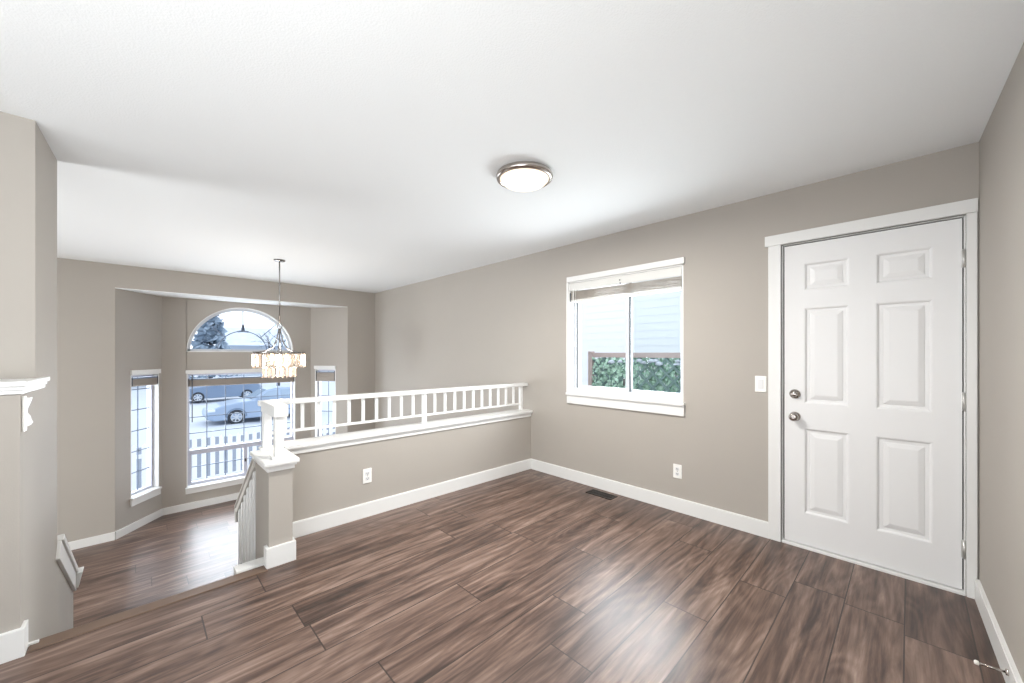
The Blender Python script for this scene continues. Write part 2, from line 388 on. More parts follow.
m = bboard(FF, -3.5, -.2, ZL, .1); m.bm
for F, a, b in ((FBL, 0, LBL), (FB, .26, 2.26), (FBR, 0, LBR)):
    m.fbox(F, a, b, -.016, .002, ZL, ZL + .1)
m.fbox(FF, 2.7, XW, -.016, .002, ZL, ZL + .1)
struct(m.build('baseboard_far', M['trim']), 'white baseboard along the far wall and the bay', 'baseboard')
# trims: ledge, half wall cap, nosing, sloped cap
m = MB()
for z0, z1, ov in ((1.132, 1.150, .006), (1.150, 1.166, .012), (1.166, 1.188, .022)):
    m.prism([(-3.5, 2.68 - ov, z0), (sx(2.68) + ov, 2.68 - ov, z0), (sx(3.12) + ov, 3.125, z0), (-3.5, 3.125, z0)], (0, 0, z1 - z0), .003)
struct(m.build('trim_1', M['trim']), 'white moulded ledge on the low part of the left wall', 'trim')
m = MB()
for z0, z1, ov in ((.592, .622, .012), (.622, .638, .02), (.638, .662, .034)):
    m.prism([(.735, hy(.735) - ov, z0), (XW - .001, hy(XW) - ov, z0), (XW - .001, hy(XW) + .13 + ov, z0), (.735, hy(.735) + .13 + ov, z0)], (0, 0, z1 - z0), .003)
struct(m.build('trim_2', M['trim']), 'white cap board on top of the half wall', 'trim')
m = MB(); m.box(-.345, .565, 2.685, 2.768, -.03, .005, .004)
struct(m.build('trim_3', M['nosing']), 'brown stair nosing along the floor edge', 'trim')
# sloped cap of the stair wall
m = MB()
a, b = Vector((0, 3.455, .165)), Vector((0, 4.285, -.385)); d = (b - a).normalized(); nrm = Vector((0, -d.z, d.y))
def slopecap(x0, x1, h0, h1, s0=0.0, s1=0.0, bev=.004):
    A, B = a + d * s0, b + d * s1
    m.hexa([(x0, *(A + nrm * h0)[1:]), (x1, *(A + nrm * h0)[1:]), (x1, *(B + nrm * h0)[1:]), (x0, *(B + nrm * h0)[1:]),
            (x0, *(A + nrm * h1)[1:]), (x1, *(A + nrm * h1)[1:]), (x1, *(B + nrm * h1)[1:]), (x0, *(B + nrm * h1)[1:])], bev)
slopecap(xs - .135, xs + .016, -.055, .05); slopecap(xs - .145, xs + .026, .05, .085)
m.hexa([(xs - .145, 4.22, -.40), (xs + .028, 4.22, -.40), (xs + .028, 4.29, -.40), (xs - .145, 4.29, -.40), (xs - .155, 4.22, -.295), (xs + .05, 4.22, -.295), (xs + .05, 4.33, -.295), (xs - .155, 4.33, -.295)], .004)
struct(m.build('trim_4', M['trim']), 'white sloped cap on the stair wall at the left', 'trim')

# stairs down to the sunken room
st = thing('staircase', 'short plank staircase dropping from the floor edge to the sunken room', 'stairs', (.1, 2.75, ZL))
for i in range(5):
    y0 = 2.768 + i * .262; z = -.175 * (i + 1)
    m = MB(); m.box(-.33, .545, y0 - .02, y0 + .255, z - .03, z, .004); m.build('tread', M['nosing'], st)
    m = MB(); m.box(-.33, .545, y0 - .018, y0 - .001, z, z + .145); m.build('riser', M['trim'], st)
m = MB(); m.box(-.33, .545, 2.768 + 5 * .262 - .02, 2.768 + 5 * .262 - .002, ZL, -.905); m.build('riser', M['trim'], st)

# ------------------------------------------------------------------ newel post, railing, stair banister
NX0, NX1, NY0, NY1 = .577, .708, 2.725, 3.09
nw = thing('newel_post', 'boxed greige newel post with white cap at the stair head', 'post', ((NX0 + NX1) / 2, 2.9, 0))
m = MB(); m.box(NX0, NX1, NY0, NY1, -.9, .60); m.build('post_shaft', M['wall'], nw)
m = MB()
for z0, z1, ov in ((.582, .605, .010), (.605, .622, .020)): m.box(NX0 - ov, NX1 + ov, NY0 - ov, NY1, z0, z1, .003)
m.box(NX0 - .034, NX1 + .030, NY0 - .045, NY1 + .001, .622, .650, .007); tag(m.build('post_cap', M['trim'], nw), 'white moulded cap')
m = MB(); yb_ = hy(.72) - .003
m.prism([(NX0 - .017, NY0 - .018, 0), (NX1 + .016, NY0 - .018, 0), (NX1 + .016, yb_, 0), (NX1 - .002, yb_, 0), (NX1 - .002, NY0 + .004, 0), (NX0 + .002, NY0 + .004, 0), (NX0 + .002, NY0 + .05, 0), (NX0 - .017, NY0 + .05, 0)], (0, 0, .122), .003)
tag(m.build('base_trim', M['trim'], nw), 'white base board')
m = MB(); m.box(.42, NX0 + .002, 2.77, 2.86, -.06, .016, .003); tag(m.build('curb_trim', M['trim'], nw), 'white stair curb end')

rl = thing('railing', 'white spindle railing standing on the half wall', 'railing', (1.9, 3.1, .697))
def ry(x): return hy(x) + .075
def rail_piece(m, x0, x1, z0, z1, w, dz=-.012):
    m.hexa([(x0, ry(x0) - w, z0), (x1, ry(x1) - w, z0 + dz), (x1, ry(x1) + w, z0 + dz), (x0, ry(x0) + w, z0), (x0, ry(x0) - w, z1), (x1, ry(x1) - w, z1 + dz), (x1, ry(x1) + w, z1 + dz), (x0, ry(x0) + w, z1)], .006)
m = MB(); rail_piece(m, .60, XW - .002, .944, .98, .034); m.build('top_rail', M['trim'], rl)
m = MB(); m.box(.608, .688, 2.735, ry(.65) - .03, .908, .982, .006); m.build('rail_return', M['trim'], rl)
m = MB(); rail_piece(m, .66, 3.12, .738, .757, .014); m.build('bottom_rail', M['trim'], rl)
x = .760
full = (1.898, 3.127)
for i in range(22):
    x = .762 + .1126 * i
    if x > 3.14: break
    isf = any(abs(x - q) < .03 for q in full)
    w = .017 if isf else .0105
    z0 = .655 if isf else .748
    m = MB(); m.box(x - w, x + w, ry(x) - w, ry(x) + w, z0, .95, .002); m.build('post' if isf else 'baluster', M['trim'], rl)
for yy in (2.775, 3.085):
    m = MB(); m.box(.617, .667, yy - .025, yy + .025, .652, .915, .003); m.box(.60, .684, yy - .042, yy + .042, .650, .664, .004); m.build('post', M['trim'], rl)

bn = thing('stair_banister', 'white spindle banister descending the stairs from the newel post', 'banister', (.59, 3.5, ZL))
def bz(y): return .560 - (y - 3.15) * .78
m = MB(); y0, y1 = 3.092, 3.76
for dx, h0, h1 in ((.026, -.075, -.02), (.034, -.02, .0)):
    m.hexa([(.59 - dx, y0, bz(y0) + h0), (.59 + dx, y0, bz(y0) + h0), (.59 + dx, y1, bz(y1) + h0), (.59 - dx, y1, bz(y1) + h0),
            (.59 - dx, y0, bz(y0) + h1), (.59 + dx, y0, bz(y0) + h1), (.59 + dx, y1, bz(y1) + h1), (.59 - dx, y1, bz(y1) + h1)], .006)
m.box(.59 - .03, .59 + .03, 3.725, 3.765, bz(3.76) - .12, bz(3.76) - .02, .004)
tag(m.build('handrail', M['rail'], bn), 'grey painted sloping handrail')
for i in range(6):
    y = 3.15 + i * .105; zt = -.175 * (int((y - 2.768) / .262) + 1)
    m = MB(); m.box(.59 - .017, .59 + .017, y - .017, y + .017, zt - .12, bz(y) - .06, .002); m.build('baluster', M['trim'], bn)
m = MB(); m.prism([(.568, 3.092, -.12), (.568, 3.95, -.80), (.568, 4.1, -.95), (.568, 4.1, ZL), (.568, 3.092, ZL)], (.044, 0, 0)); m.build('stringer', M['trim'], bn)

# ------------------------------------------------------------------ windows
def ring(m, F, u0, u1, z0, z1, w, t0, t1, bev=.002):
    m.fbox(F, u0, u0 + w, t0, t1, z0, z1, bev); m.fbox(F, u1 - w, u1, t0, t1, z0, z1, bev)
    m.fbox(F, u0 + w, u1 - w, t0, t1, z0, z0 + w, bev); m.fbox(F, u0 + w, u1 - w, t0, t1, z1 - w, z1, bev)
def liner(m, F, o, t0=.0, t1=.14, th=.012):
    u0, u1, z0, z1 = o
    m.fbox(F, u0, u0 + th, t0, t1, z0, z1); m.fbox(F, u1 - th, u1, t0, t1, z0, z1); m.fbox(F, u0, u1, t0, t1, z1 - th, z1); m.fbox(F, u0, u1, t0, t1, z0, z0 + th)
def window_root(name, F, o, label):
    e = empty(name, F.P((o[0] + o[1]) / 2, 0, o[2])); struct(e, label, 'window'); return e
def casing_bits(F, o, root, head=(.0, .062), apron=.085, ov=.012, sillz=.022):
    m = MB(); m.fbox(F, o[0] - ov, o[1] + ov, -.022, .004, o[3] - head[0], o[3] + head[1] - head[0], .003); m.build('head_casing', M['trim'], root)
    m = MB(); m.fbox(F, o[0] - ov - .004, o[1] + ov + .004, -.035, .07, o[2] - sillz, o[2] + .004, .005); m.build('sill', M['trim'], root)
    m = MB(); m.fbox(F, o[0] - ov, o[1] + ov, -.018, .002, o[2] - sillz - apron, o[2] - sillz, .002); m.build('apron', M['trim'], root)
    m = MB(); liner(m, F, o); m.build('jamb', M['trim'], root)

# window_1: sliding window of the right wall
w = window_root('window_1', FR, W1, 'white sliding window with raised blind in the right wall')
casing_bits(FR, W1, w, head=(.0, .052))
m = MB(); m.fbox(FR, W1[1] - .002, W1[1] + .022, -.012, .01, W1[2], W1[3], .002); m.build('side_casing', M['trim'], w)
m = MB(); ring(m, FR, W1[0] + .012, W1[1] - .012, W1[2] + .012, W1[3] - .012, .032, .075, .14); m.build('frame', M['vinyl'], w)
mid = 1.845
m = MB(); ring(m, FR, mid - .02, W1[1] - .046, W1[2] + .04, W1[3] - .04, .034, .085, .108); sa = m.build('sash', M['vinyl'], w)
m = MB(); m.fbox(FR, mid - .004, W1[1] - .09, .098, .102, W1[2] + .07, W1[3] - .07); m.build('pane', M['glass'], sa)
m = MB(); m.fbox(FR, mid + .018, mid + .034, .070, .086, 1.0, 1.07, .004); tag(m.build('latch', M['black'], sa), 'black latch')
m = MB(); ring(m, FR, W1[0] + .044, mid - .005, W1[2] + .04, W1[3] - .04, .026, .112, .134); sb = m.build('sash', M['vinyl'], w)
m = MB(); m.fbox(FR, W1[0] + .07, mid - .03, .121, .125, W1[2] + .066, W1[3] - .066); m.build('pane', M['glass'], sb)
m = MB(); m.fbox(FR, mid - .034, mid - .020, .09, .112, W1[2] + .05, W1[3] - .05); m.build('gasket', M['gasket'], sb)
m = MB(); m.fbox(FR, W1[1] - .052, W1[1] - .044, .08, .10, W1[2] + .05, W1[3] - .05); m.build('track', M['gasket'], w)
m = MB(); m.fbox(FR, W1[0] + .045, mid - .03, .137, .1385, W1[2] + .045, W1[3] - .045); m.build('insect_screen', M['screen'], w)

# window_2: centre of the bay with colonial grilles
w = window_root('window_2', FB, WC, 'large gridded centre window of the bay below the arch')
casing_bits(FB, WC, w, head=(.0, .05), apron=.07)
m = MB(); ring(m, FB, WC[0] + .01, WC[1] - .01, WC[2] + .01, WC[3] - .01, .03, .07, .135); m.fbox(FB, WC[0] + .03, WC[1] - .03, .07, .13, -.225, -.175, .003)
m.build('frame', M['sash'], w)
gus = [.784, 1.022, 1.268, 1.512, 1.755]
def grid(name, F, us, zs, u0, u1, z0, z1, root, t=.095, hw=.006):
    m = MB()
    for u in us: m.fbox(F, u - hw, u + hw, t, t + .008, z0, z1)
    for z in zs: m.fbox(F, u0, u1, t + .001, t + .009, z - hw, z + hw)
    return m.build(name, M['grille'], root)
m = MB(); m.fbox(FB, WC[0] + .035, WC[1] - .035, .1, .104, -.18, WC[3] - .03); pn = m.build('pane', M['glass'], w)
grid('grille', FB, gus, [.81, .566, .322, .077], WC[0] + .03, WC[1] - .03, -.18, WC[3] - .03, w)
for u0, u1 in ((WC[0] + .036, 1.285), (1.285, WC[1] - .036)):
    m = MB(); ring(m, FB, u0, u1, -.692, -.222, .028, .075, .115); s_ = m.build('sash', M['sash'], w)
    m = MB(); m.fbox(FB, u0 + .02, u1 - .02, .1, .104, -.67, -.245); m.build('pane', M['glass'], s_)
    grid('grille', FB, [g for g in gus if u0 + .05 < g < u1 - .05], [-.44], u0 + .02, u1 - .02, -.67, -.245, s_)
m = MB(); m.fbox(FB, 1.275, 1.295, .062, .076, -.48, -.43, .003); tag(m.build('latch', M['black'], w), 'black latch')

# window_3: half-round window above
w = window_root('window_3', FB, (ARC[0] - .1, ARC[0] + .1, ARC[1], 0), 'half round sunburst window above the centre bay window')
def arc_band(m, r0, r1, t0, t1, a0=0.0, a1=math.pi, n=40, F=FB):
    for i in range(n):
        A = a0 + (a1 - a0) * i / n; B = a0 + (a1 - a0) * (i + 1) / n
        pt = lambda r, a, t: F.P(ARC[0] + r * math.cos(a), t, ARC[1] + r * math.sin(a))
        m.hexa([pt(r0, A, t0), pt(r1, A, t0), pt(r1, A, t1), pt(r0, A, t1), pt(r0, B, t0), pt(r1, B, t0), pt(r1, B, t1), pt(r0, B, t1)])
m = MB(); arc_band(m, ARC[2] - .012, ARC[2] + .001, .002, .15); m.fbox(FB, ARC[0] - ARC[2] + .02, ARC[0] + ARC[2] - .02, .002, .15, ARC[1] - .001, ARC[1] + .012); m.build('jamb', M['trim'], w)
m = MB(); arc_band(m, ARC[2] - .05, ARC[2] - .012, .08, .13); m.fbox(FB, ARC[0] - ARC[2] + .02, ARC[0] + ARC[2] - .02, .08, .13, ARC[1] + .012, ARC[1] + .045); m.build('frame', M['vinyl'], w)
m = MB(); pts = [FB.P(*((lambda q: (q[0], .1, q[1]))(arcp(i, ARC[2] - .03)))) for i in range(NA + 1)]
pts = [p + Vector((0, 0, .03 if 0 < i < NA else .03)) * (1 if i in (0, NA) else 0) for i, p in enumerate(pts)]
m.prism(pts, (0, .004, 0)); m.build('pane', M['glass'], w)
m = MB(); arc_band(m, .335, .349, .092, .099)
def spoke(ang, r0, r1, hw0=.006, hw1=.006):
    c, s = math.cos(ang), math.sin(ang)
    pt = lambda r, o, t: FB.P(ARC[0] + r * c - o * s, t, ARC[1] + r * s + o * c)
    m.hexa([pt(r0, -hw0, .09), pt(r1, -hw1, .09), pt(r1, -hw1, .1), pt(r0, -hw0, .1), pt(r0, hw0, .09), pt(r1, hw1, .09), pt(r1, hw1, .1), pt(r0, hw0, .1)])
for ang in (.25, .5, .75): spoke(math.pi * ang, .34, ARC[2] - .03)
spoke(math.pi * .5, .34, .45, .03, .012); arc_band(m, .328, .356, .089, .1, math.pi * .43, math.pi * .57, 8)
m.build('grille', M['grille'], w)

# window_4 / window_5: narrow side windows of the bay
def side_window(name, F, o, label):
    w = window_root(name, F, o, label)
    casing_bits(F, o, w, head=(.0, .06), apron=.08, ov=.006)
    m = MB(); ring(m, F, o[0] + .01, o[1] - .01, o[2] + .01, o[3] - .01, .03, .07, .135); m.build('frame', M['sash'], w)
    m = MB(); m.fbox(F, o[0] + .034, o[1] - .034, .1, .104, o[2] + .034, o[3] - .034); m.build('pane', M['glass'], w)
    grid('grille', F, [(o[0] + o[1]) / 2], [.81, .53, .245, -.037, -.322], o[0] + .03, o[1] - .03, o[2] + .03, o[3] - .03, w)
side_window('window_4', FBL, WL, 'narrow gridded window in the left side of the bay')
side_window('window_5', FBR, WR, 'narrow gridded window in the right side of the bay')

# ------------------------------------------------------------------ blinds and shades
bl = thing('window_blind', 'raised white slatted blind with tilt wand in the sliding window', 'blind', FR.P(1.87, .04, 1.83))
m = MB(); m.fbox(FR, W1[0] + .014, W1[1] - .014, .004, .060, 1.965, 2.026, .003); m.fbox(FR, W1[0] + .014, W1[1] - .014, -.004, .006, 1.948, 2.004, .003); m.build('headrail', M['slat'], bl)
m = MB()
for i in range(9): 
    z = 1.862 + i * .0098
    m.fbox(FR, W1[0] + .02, W1[1] - .02, .004 + (i % 3) * .002, .054, z, z + .0045)
tag(m.build('slat_stack', M['slatwood'], bl), 'stack of weathered looking slats')
m = MB(); m.fbox(FR, W1[0] + .02, W1[1] - .02, .006, .052, 1.832, 1.856, .004); m.build('bottom_rail', M['slat'], bl)
m = MB(); m.tube([FR.P(2.40, -.006, 1.96), FR.P(2.405, -.004, 1.6), FR.P(2.41, .0, 1.27)], .005); m.build('tilt_wand', M['plate'], bl)
m = MB(); m.tube([FR.P(2.375, -.004, 1.96), FR.P(2.375, -.002, 1.40)], .002, 6); m.lathe([(0, 0), (.006, .006), (.004, .035), (0, .04)], FR.P(2.375, -.002, 1.365), n=10); m.build('cord', M['plate'], bl)
m = MB()
for u in (1.86, 1.865): m.lathe([(0, 0), (.006, .004), (.006, .012)], FR.P(u, -.004, 1.955 if u == 1.86 else 1.985), axis=(-1, 0, 0), n=10)
m.build('cord_lock', M['gasket'], bl)
m = MB(); m.fbox(FR, W1[1] - .022, W1[1] - .014, .0, .05, 1.84, 1.93); m.build('hold_clip', M['gasket'], bl)

def pleated(F, o, z0, z1, label, wand=False):
    e = thing('pleated_blind', label, 'shade', F.P((o[0] + o[1]) / 2, .03, z0), 'taupe shades in the bay windows')
    m = MB(); n = 6
    for i in range(n):
        za = z0 + .014 + (z1 - z0 - .028) * i / n; zb = z0 + .014 + (z1 - z0 - .028) * (i + 1) / n; zm = (za + zb) / 2
        u0, u1 = o[0] + .016, o[1] - .016
        m.prism([F.P(u0, .012, za), F.P(u0, .002, zm), F.P(u0, .012, zb), F.P(u0, .042, zb), F.P(u0, .052, zm), F.P(u0, .042, za)], F.D * (u1 - u0))
    m.build('pleats', M['shade'], e)
    m = MB(); m.fbox(F, o[0] + .014, o[1] - .014, .004, .05, z0, z0 + .016, .003); m.build('bottom_rail', M['shade'], e)
    m = MB(); m.fbox(F, o[0] + .014, o[1] - .014, .002, .052, z1 - .016, z1, .003); m.build('top_rail', M['grille'], e)
    for u in (o[0] + .02, o[1] - .03):
        m = MB(); m.fbox(F, u, u + .01, -.004, .003, z0 + .01, z1 + .01, .002); m.build('bracket', M['gasket'], e)
    if wand:
        m = MB(); m.tube([F.P(o[0] + .065, .0, z1 + .06), F.P(o[0] + .065, -.002, .26)], .007); tag(m.build('wand', M['gasket'], e), 'dark grey wand')
pleated(FB, WC, .80, .918, 'wide taupe pleated shade across the centre bay window', True)
pleated(FBL, WL, .86, .975, 'narrow taupe pleated shade in the left bay window')
pleated(FBR, WR, .80, .975, 'narrow taupe pleated shade in the right bay window')

# ------------------------------------------------------------------ door
dr = empty('door_1', FR.P(.2, 0, 0)); struct(dr, 'white six panel entry door with nickel knob and deadbolt', 'door')
m = MB(); m.fbox(FR, D1[1] + .004, .694, -.018, .002, 0, 2.06, .003); m.fbox(FR, -.252, D1[0] - .002, -.018, .002, 0, 2.06, .003)
m.fbox(FR, -.254, .714, -.022, .002, 2.06, 2.132, .003); m.build('casing', M['trim'], dr)
m = MB(); m.fbox(FR, D1[1] - .006, D1[1] + .006, .0, .15, 0, D1[3]); m.fbox(FR, D1[0] - .006, D1[0] + .006, .0, .15, 0, D1[3]); m.fbox(FR, D1[0], D1[1], .0, .15, D1[3] - .004, D1[3] + .006)
m.fbox(FR, D1[1] - .02, D1[1], .06, .15, 0, D1[3]); m.fbox(FR, D1[0], D1[0] + .02, .06, .15, 0, D1[3]); m.fbox(FR, D1[0], D1[1], .06, .15, D1[3] - .02, D1[3]); m.build('jamb', M['trim'], dr)
m = MB(); m.fbox(FR, D1[0], D1[1], -.012, .15, -.005, .016, .004); m.build('threshold', M['trim'], dr)
m = MB(); m.fbox(FR, .6045, .6095, .022, .06, .02, 2.048); m.fbox(FR, -.2055, -.2015, .022, .06, .02, 2.048); m.fbox(FR, -.2, .604, .022, .06, 2.045, 2.0505); m.build('gap_shade', M['slot'], dr)  # dark strips that paint the shade into the gap around the door
S0, S1, Z0, Z1 = -.2005, .6035, .022, 2.044
T0, T1 = .008, .05
cols = [(-.093, .141), (.264, .493)]; rows = [(.232, .805), (.972, 1.614), (1.730, 1.912)]
m = MB()
def sb_(u0, u1, z0, z1): m.fbox(FR, u0, u1, T0, T1, z0, z1)
sb_(S0, cols[0][0], Z0, Z1); sb_(cols[0][1], cols[1][0], Z0, Z1); sb_(cols[1][1], S1, Z0, Z1)
for c in cols:
    zz = [Z0] + [v for r in rows for v in r] + [Z1]
    for i in range(0, len(zz), 2): sb_(c[0], c[1], zz[i], zz[i + 1])
    for r in rows:
        prof = [(0, 0), (.006, .002), (.014, .0105), (.030, .0115), (.034, .009), (.056, .003), (.060, .0025)]
        rects = []
        for ins, dp in prof: rects.append([FR.P(c[0] + ins, T0 + dp, r[0] + ins), FR.P(c[1] - ins, T0 + dp, r[0] + ins), FR.P(c[1] - ins, T0 + dp, r[1] - ins), FR.P(c[0] + ins, T0 + dp, r[1] - ins)])
        q = []
        for A, B in zip(rects, rects[1:]):
            for k in range(4): q.append([A[k], B[k], B[(k + 1) % 4], A[(k + 1) % 4]])
        q.append(rects[-1]); m.quads(q)
dp_ = m.build('door_panel', M['door'], dr)
def knob(name, z, prof):
    m = MB(); m.lathe(prof, FR.P(.543, T0 + .001, z), axis=(-1, 0, 0), n=28); return m.build(name, M['nickel'], dp_)
tag(knob('deadbolt', 1.031, [(0, 0), (.031, 0), (.032, .006), (.027, .013), (.018, .016), (.016, .026), (.012, .03), (0, .031)]), 'round nickel deadbolt')
tag(knob('doorknob', .878, [(0, 0), (.031, 0), (.032, .005), (.026, .012), (.012, .016), (.012, .03), (.022, .036), (.028, .046), (.027, .056), (.018, .064), (.008, .066), (0, .064)]), 'round nickel knob')
m = MB(); m.fbox(FR, .551, .561, -.034 + T0, -.014 + T0, 1.027, 1.035); m.fbox(FR, .528, .558, -.037 + T0, -.03 + T0, 1.026, 1.036, .002); m.build('thumb_turn', M['nickel'], dp_)
for z in (1.82, 1.045, .245):
    m = MB(); m.tube([FR.P(-.2065, -.004, z - .047), FR.P(-.2065, -.004, z + .047)], .0075, 10); m.fbox(FR, -.2035, -.196, .004, .0085, z - .045, z + .045)
    m.lathe([(0, 0), (.0085, .001), (.0085, .005), (0, .007)], FR.P(-.2065, -.004, z + .047), n=10)
    tag(m.build('hinge', M['hinge'], dr), 'satin metal hinge')

# ------------------------------------------------------------------ small wall things
def plate(F, u, z, kind, name, label, cat, group=None):
    e = thing(name, label, cat, F.P(u, 0, z), group)
    m = MB(); m.fbox(F, u - .035, u + .035, -.007, -.0005, z - .0575, z + .0575, .003); m.build('cover_plate', M['plate'], e)
    if kind == 'switch':
        m = MB(); m.fbox(F, u - .017, u + .017, -.010, -.006, z - .034, z + .034, .002)
        m.hexa([F.P(u - .015, -.009, z - .031), F.P(u + .015, -.009, z - .031), F.P(u + .015, -.006, z - .031), F.P(u - .015, -.006, z - .031), F.P(u - .015, -.014, z + .031), F.P(u + .015, -.014, z + .031), F.P(u + .015, -.006, z + .031), F.P(u - .015, -.006, z + .031)]); m.build('rocker', M['door'], e)
    else:
        for dz in (-.02, .02):
            m = MB(); m.fbox(F, u - .016, u + .016, -.010, -.006, z + dz - .0145, z + dz + .0145, .004); s_ = m.build('socket', M['door'], e)
            m = MB()
            for du in (-.006, .006): m.fbox(F, u + du - .0015, u + du + .0015, -.0108, -.0095, z + dz - .003, z + dz + .007)
            m.lathe([(0, 0), (.003, .0)], F.P(u, -.0104, z + dz - .008), axis=-F.N, n=10); m.build('slots', M['slot'], s_)
        m = MB(); m.lathe([(.0035, 0), (.003, .0015), (0, .002)], F.P(u, -.007, z), axis=-F.N, n=10); m.build('screw', M['nickel'], e)
plate(FR, .743, 1.088, 'switch', 'light_switch', 'white rocker light switch beside the entry door', 'switch')
plate(FR, 1.337, .331, 'outlet', 'wall_outlet', 'white duplex outlet on the wall below the sliding window', 'outlet')
plate(FH, XW - 1.325, .325, 'outlet', 'wall_outlet', 'white duplex outlet on the half wall below the railing', 'outlet')

# scrolled bracket on the side of the left wall
hk = thing('wall_bracket', 'small white wavy bracket on the wall end below the left ledge', 'bracket', (sx(2.73), 2.73, 1.0))
FS = Frame((sx(2.68), 2.68), (.0346, 1), (-1, .0346))
m = MB(); m.fbox(FS, .018, .062, -.008, -.0005, .965, 1.12, .003); m.build('back_plate', M['plate'], hk)
m = MB()
prof_ = [(1.112, .024), (1.098, .021), (1.080, .016), (1.062, .010), (1.046, .010), (1.030, .018), (1.014, .022), (1.000, .026), (.990, .021), (.986, .014)]
for (za, oa), (zb_, ob) in zip(prof_, prof_[1:]):
    m.hexa([FS.P(.022, -.004, za), FS.P(.060, -.004, za), FS.P(.060, -oa, za), FS.P(.022, -oa, za), FS.P(.022, -.004, zb_), FS.P(.060, -.004, zb_), FS.P(.060, -ob, zb_), FS.P(.022, -ob, zb_)])
m.build('scroll', M['plate'], hk)

# door stop on the near baseboard
ds = thing('door_stop', 'thin metal door stop with white tip on the right edge baseboard', 'door stop', (2.43, -.27, .06))
A_ = NW.P(.835, -.016, .068); B_ = NW.P(.835, -.09, .064)
m = MB(); m.lathe([(0, 0), (.012, 0), (.011, .006), (.006, .008)], A_, axis=-NW.N, n=14); m.build('base', M['nickel'], ds)
m = MB(); m.tube([A_, B_], .0045, 10); m.build('rod', M['nickel'], ds)
m = MB(); m.lathe([(0, -.002), (.008, 0), (.0085, .008), (.006, .012), (0, .013)], B_, axis=-NW.N, n=14); tag(m.build('tip', M['rubber'], ds), 'white rubber tip')

# floor vent
vt = thing('floor_vent', 'dark slotted floor vent by the baseboard under the window', 'vent', (3.08, 1.985, 0))
m = MB(); x0, x1, y0, y1 = 3.022, 3.142, 1.85, 2.12
m.box(x0, x0 + .014, y0, y1, .0, .005, .001); m.box(x1 - .014, x1, y0, y1, .0, .005, .001); m.box(x0 + .014, x1 - .014, y0, y0 + .014, 0, .005, .001); m.box(x0 + .014, x1 - .014, y1 - .014, y1, 0, .005, .001); m.box(x0 + .055, x0 + .063, y0 + .014, y1 - .014, 0, .0045)
m.build('rim', M['vent'], vt)
m = MB()
for i in range(14): yy = y0 + .02 + i * .0172; m.box(x0 + .014, x1 - .014, yy, yy + .006, .0005, .004)
m.build('louvre', M['vent'], vt)
m = MB(); m.box(x0 + .01, x1 - .01, y0 + .01, y1 - .01, .0002, .001); m.build('well', M['slot'], vt)

# ------------------------------------------------------------------ ceiling light
CL = (1.735, 1.675)
cl = thing('ceiling_light', 'round flush ceiling light with nickel ring and glowing glass bowl', 'light', (*CL, ZC))
m = MB(); m.lathe([(0, 0), (.150, 0), (.172, -.010), (.178, -.026), (.172, -.040), (.158, -.046), (.150, -.040), (.146, -.02)], (*CL, ZC - .0005), n=56); m.build('ring', M['nickel'], cl)
m = MB(); m.lathe([(.1515, -.036), (.148, -.046), (.135, -.060), (.11, -.073), (.08, -.082), (.045, -.087), (0, -.089)], (*CL, ZC), n=56); tag(m.build('glass_bowl', M['dif'], cl), 'glowing frosted glass bowl')
pl = bpy.data.lights.new('ceiling_lamp', 'AREA'); pl.shape = 'DISK'; pl.size = .26; pl.energy = 50; pl.color = (1, .97, .93)
po = bpy.data.objects.new('ceiling_lamp', pl); COL.objects.link(po); po.location = (*CL, ZC - .10)

# ------------------------------------------------------------------ chandelier
CH = (1.235, 5.30)
ch = thing('chandelier', 'two tier crystal drum chandelier hanging in the sunken room', 'chandelier', (*CH, ZC))
m = MB(); m.lathe([(0, 0), (.062, 0), (.062, -.008), (.05, -.018), (.014, -.024), (0, -.024)], (*CH, ZC - .0005), n=28); m.build('canopy', M['chrome'], ch)
m = MB(); m.tube([(*CH, ZC - .02), (*CH, 1.665)], .0075, 10)
for z in (2.15, 1.9): m.lathe([(.0075, -.012), (.011, -.01), (.011, .01), (.0075, .012)], (*CH, z), n=12)
m.build('rod', M['chrome'], ch)
m = MB(); m.tube([(CH[0] + .03 * math.cos(a_) * .72, CH[1] - .03 * math.cos(a_) * .70, 1.633 + .034 * math.sin(a_)) for a_ in [2 * math.pi * k / 20 for k in range(21)]], .006, 8); m.build('loop', M['chrome'], ch)
for k in range(6):
    a_ = math.pi / 3 * k + .2; c, s = math.cos(a_), math.sin(a_)
    m = MB(); m.tube([(CH[0] + c * r, CH[1] + s * r, z) for r, z in ((.008, 1.602), (.018, 1.55), (.030, 1.49), (.050, 1.43), (.085, 1.375), (.14, 1.340), (.215, 1.325))], .006, 8); m.build('arm', M['chrome'], ch)
RO, RI = .268, .168
def hoop(r, z, h, name):
    m = MB(); m.lathe([(r - .006, z), (r + .006, z), (r + .006, z + h), (r - .006, z + h), (r - .006, z)], (*CH, 0), n=64); return m.build(name, M['chrome'], ch)
hoop(RO, 1.305, .022, 'ring'); hoop(RI, 1.148, .016, 'ring')
for k in range(6):
    a_ = math.pi / 3 * k + .2; c, s = math.cos(a_), math.sin(a_)
    m = MB(); m.tube([(CH[0] + c * RO, CH[1] + s * RO, 1.318), (CH[0] + c * RI, CH[1] + s * RI, 1.325), (CH[0] + c * RI, CH[1] + s * RI, 1.155)], .0045, 6)
    m.build('support_bar', M['chrome'], ch)
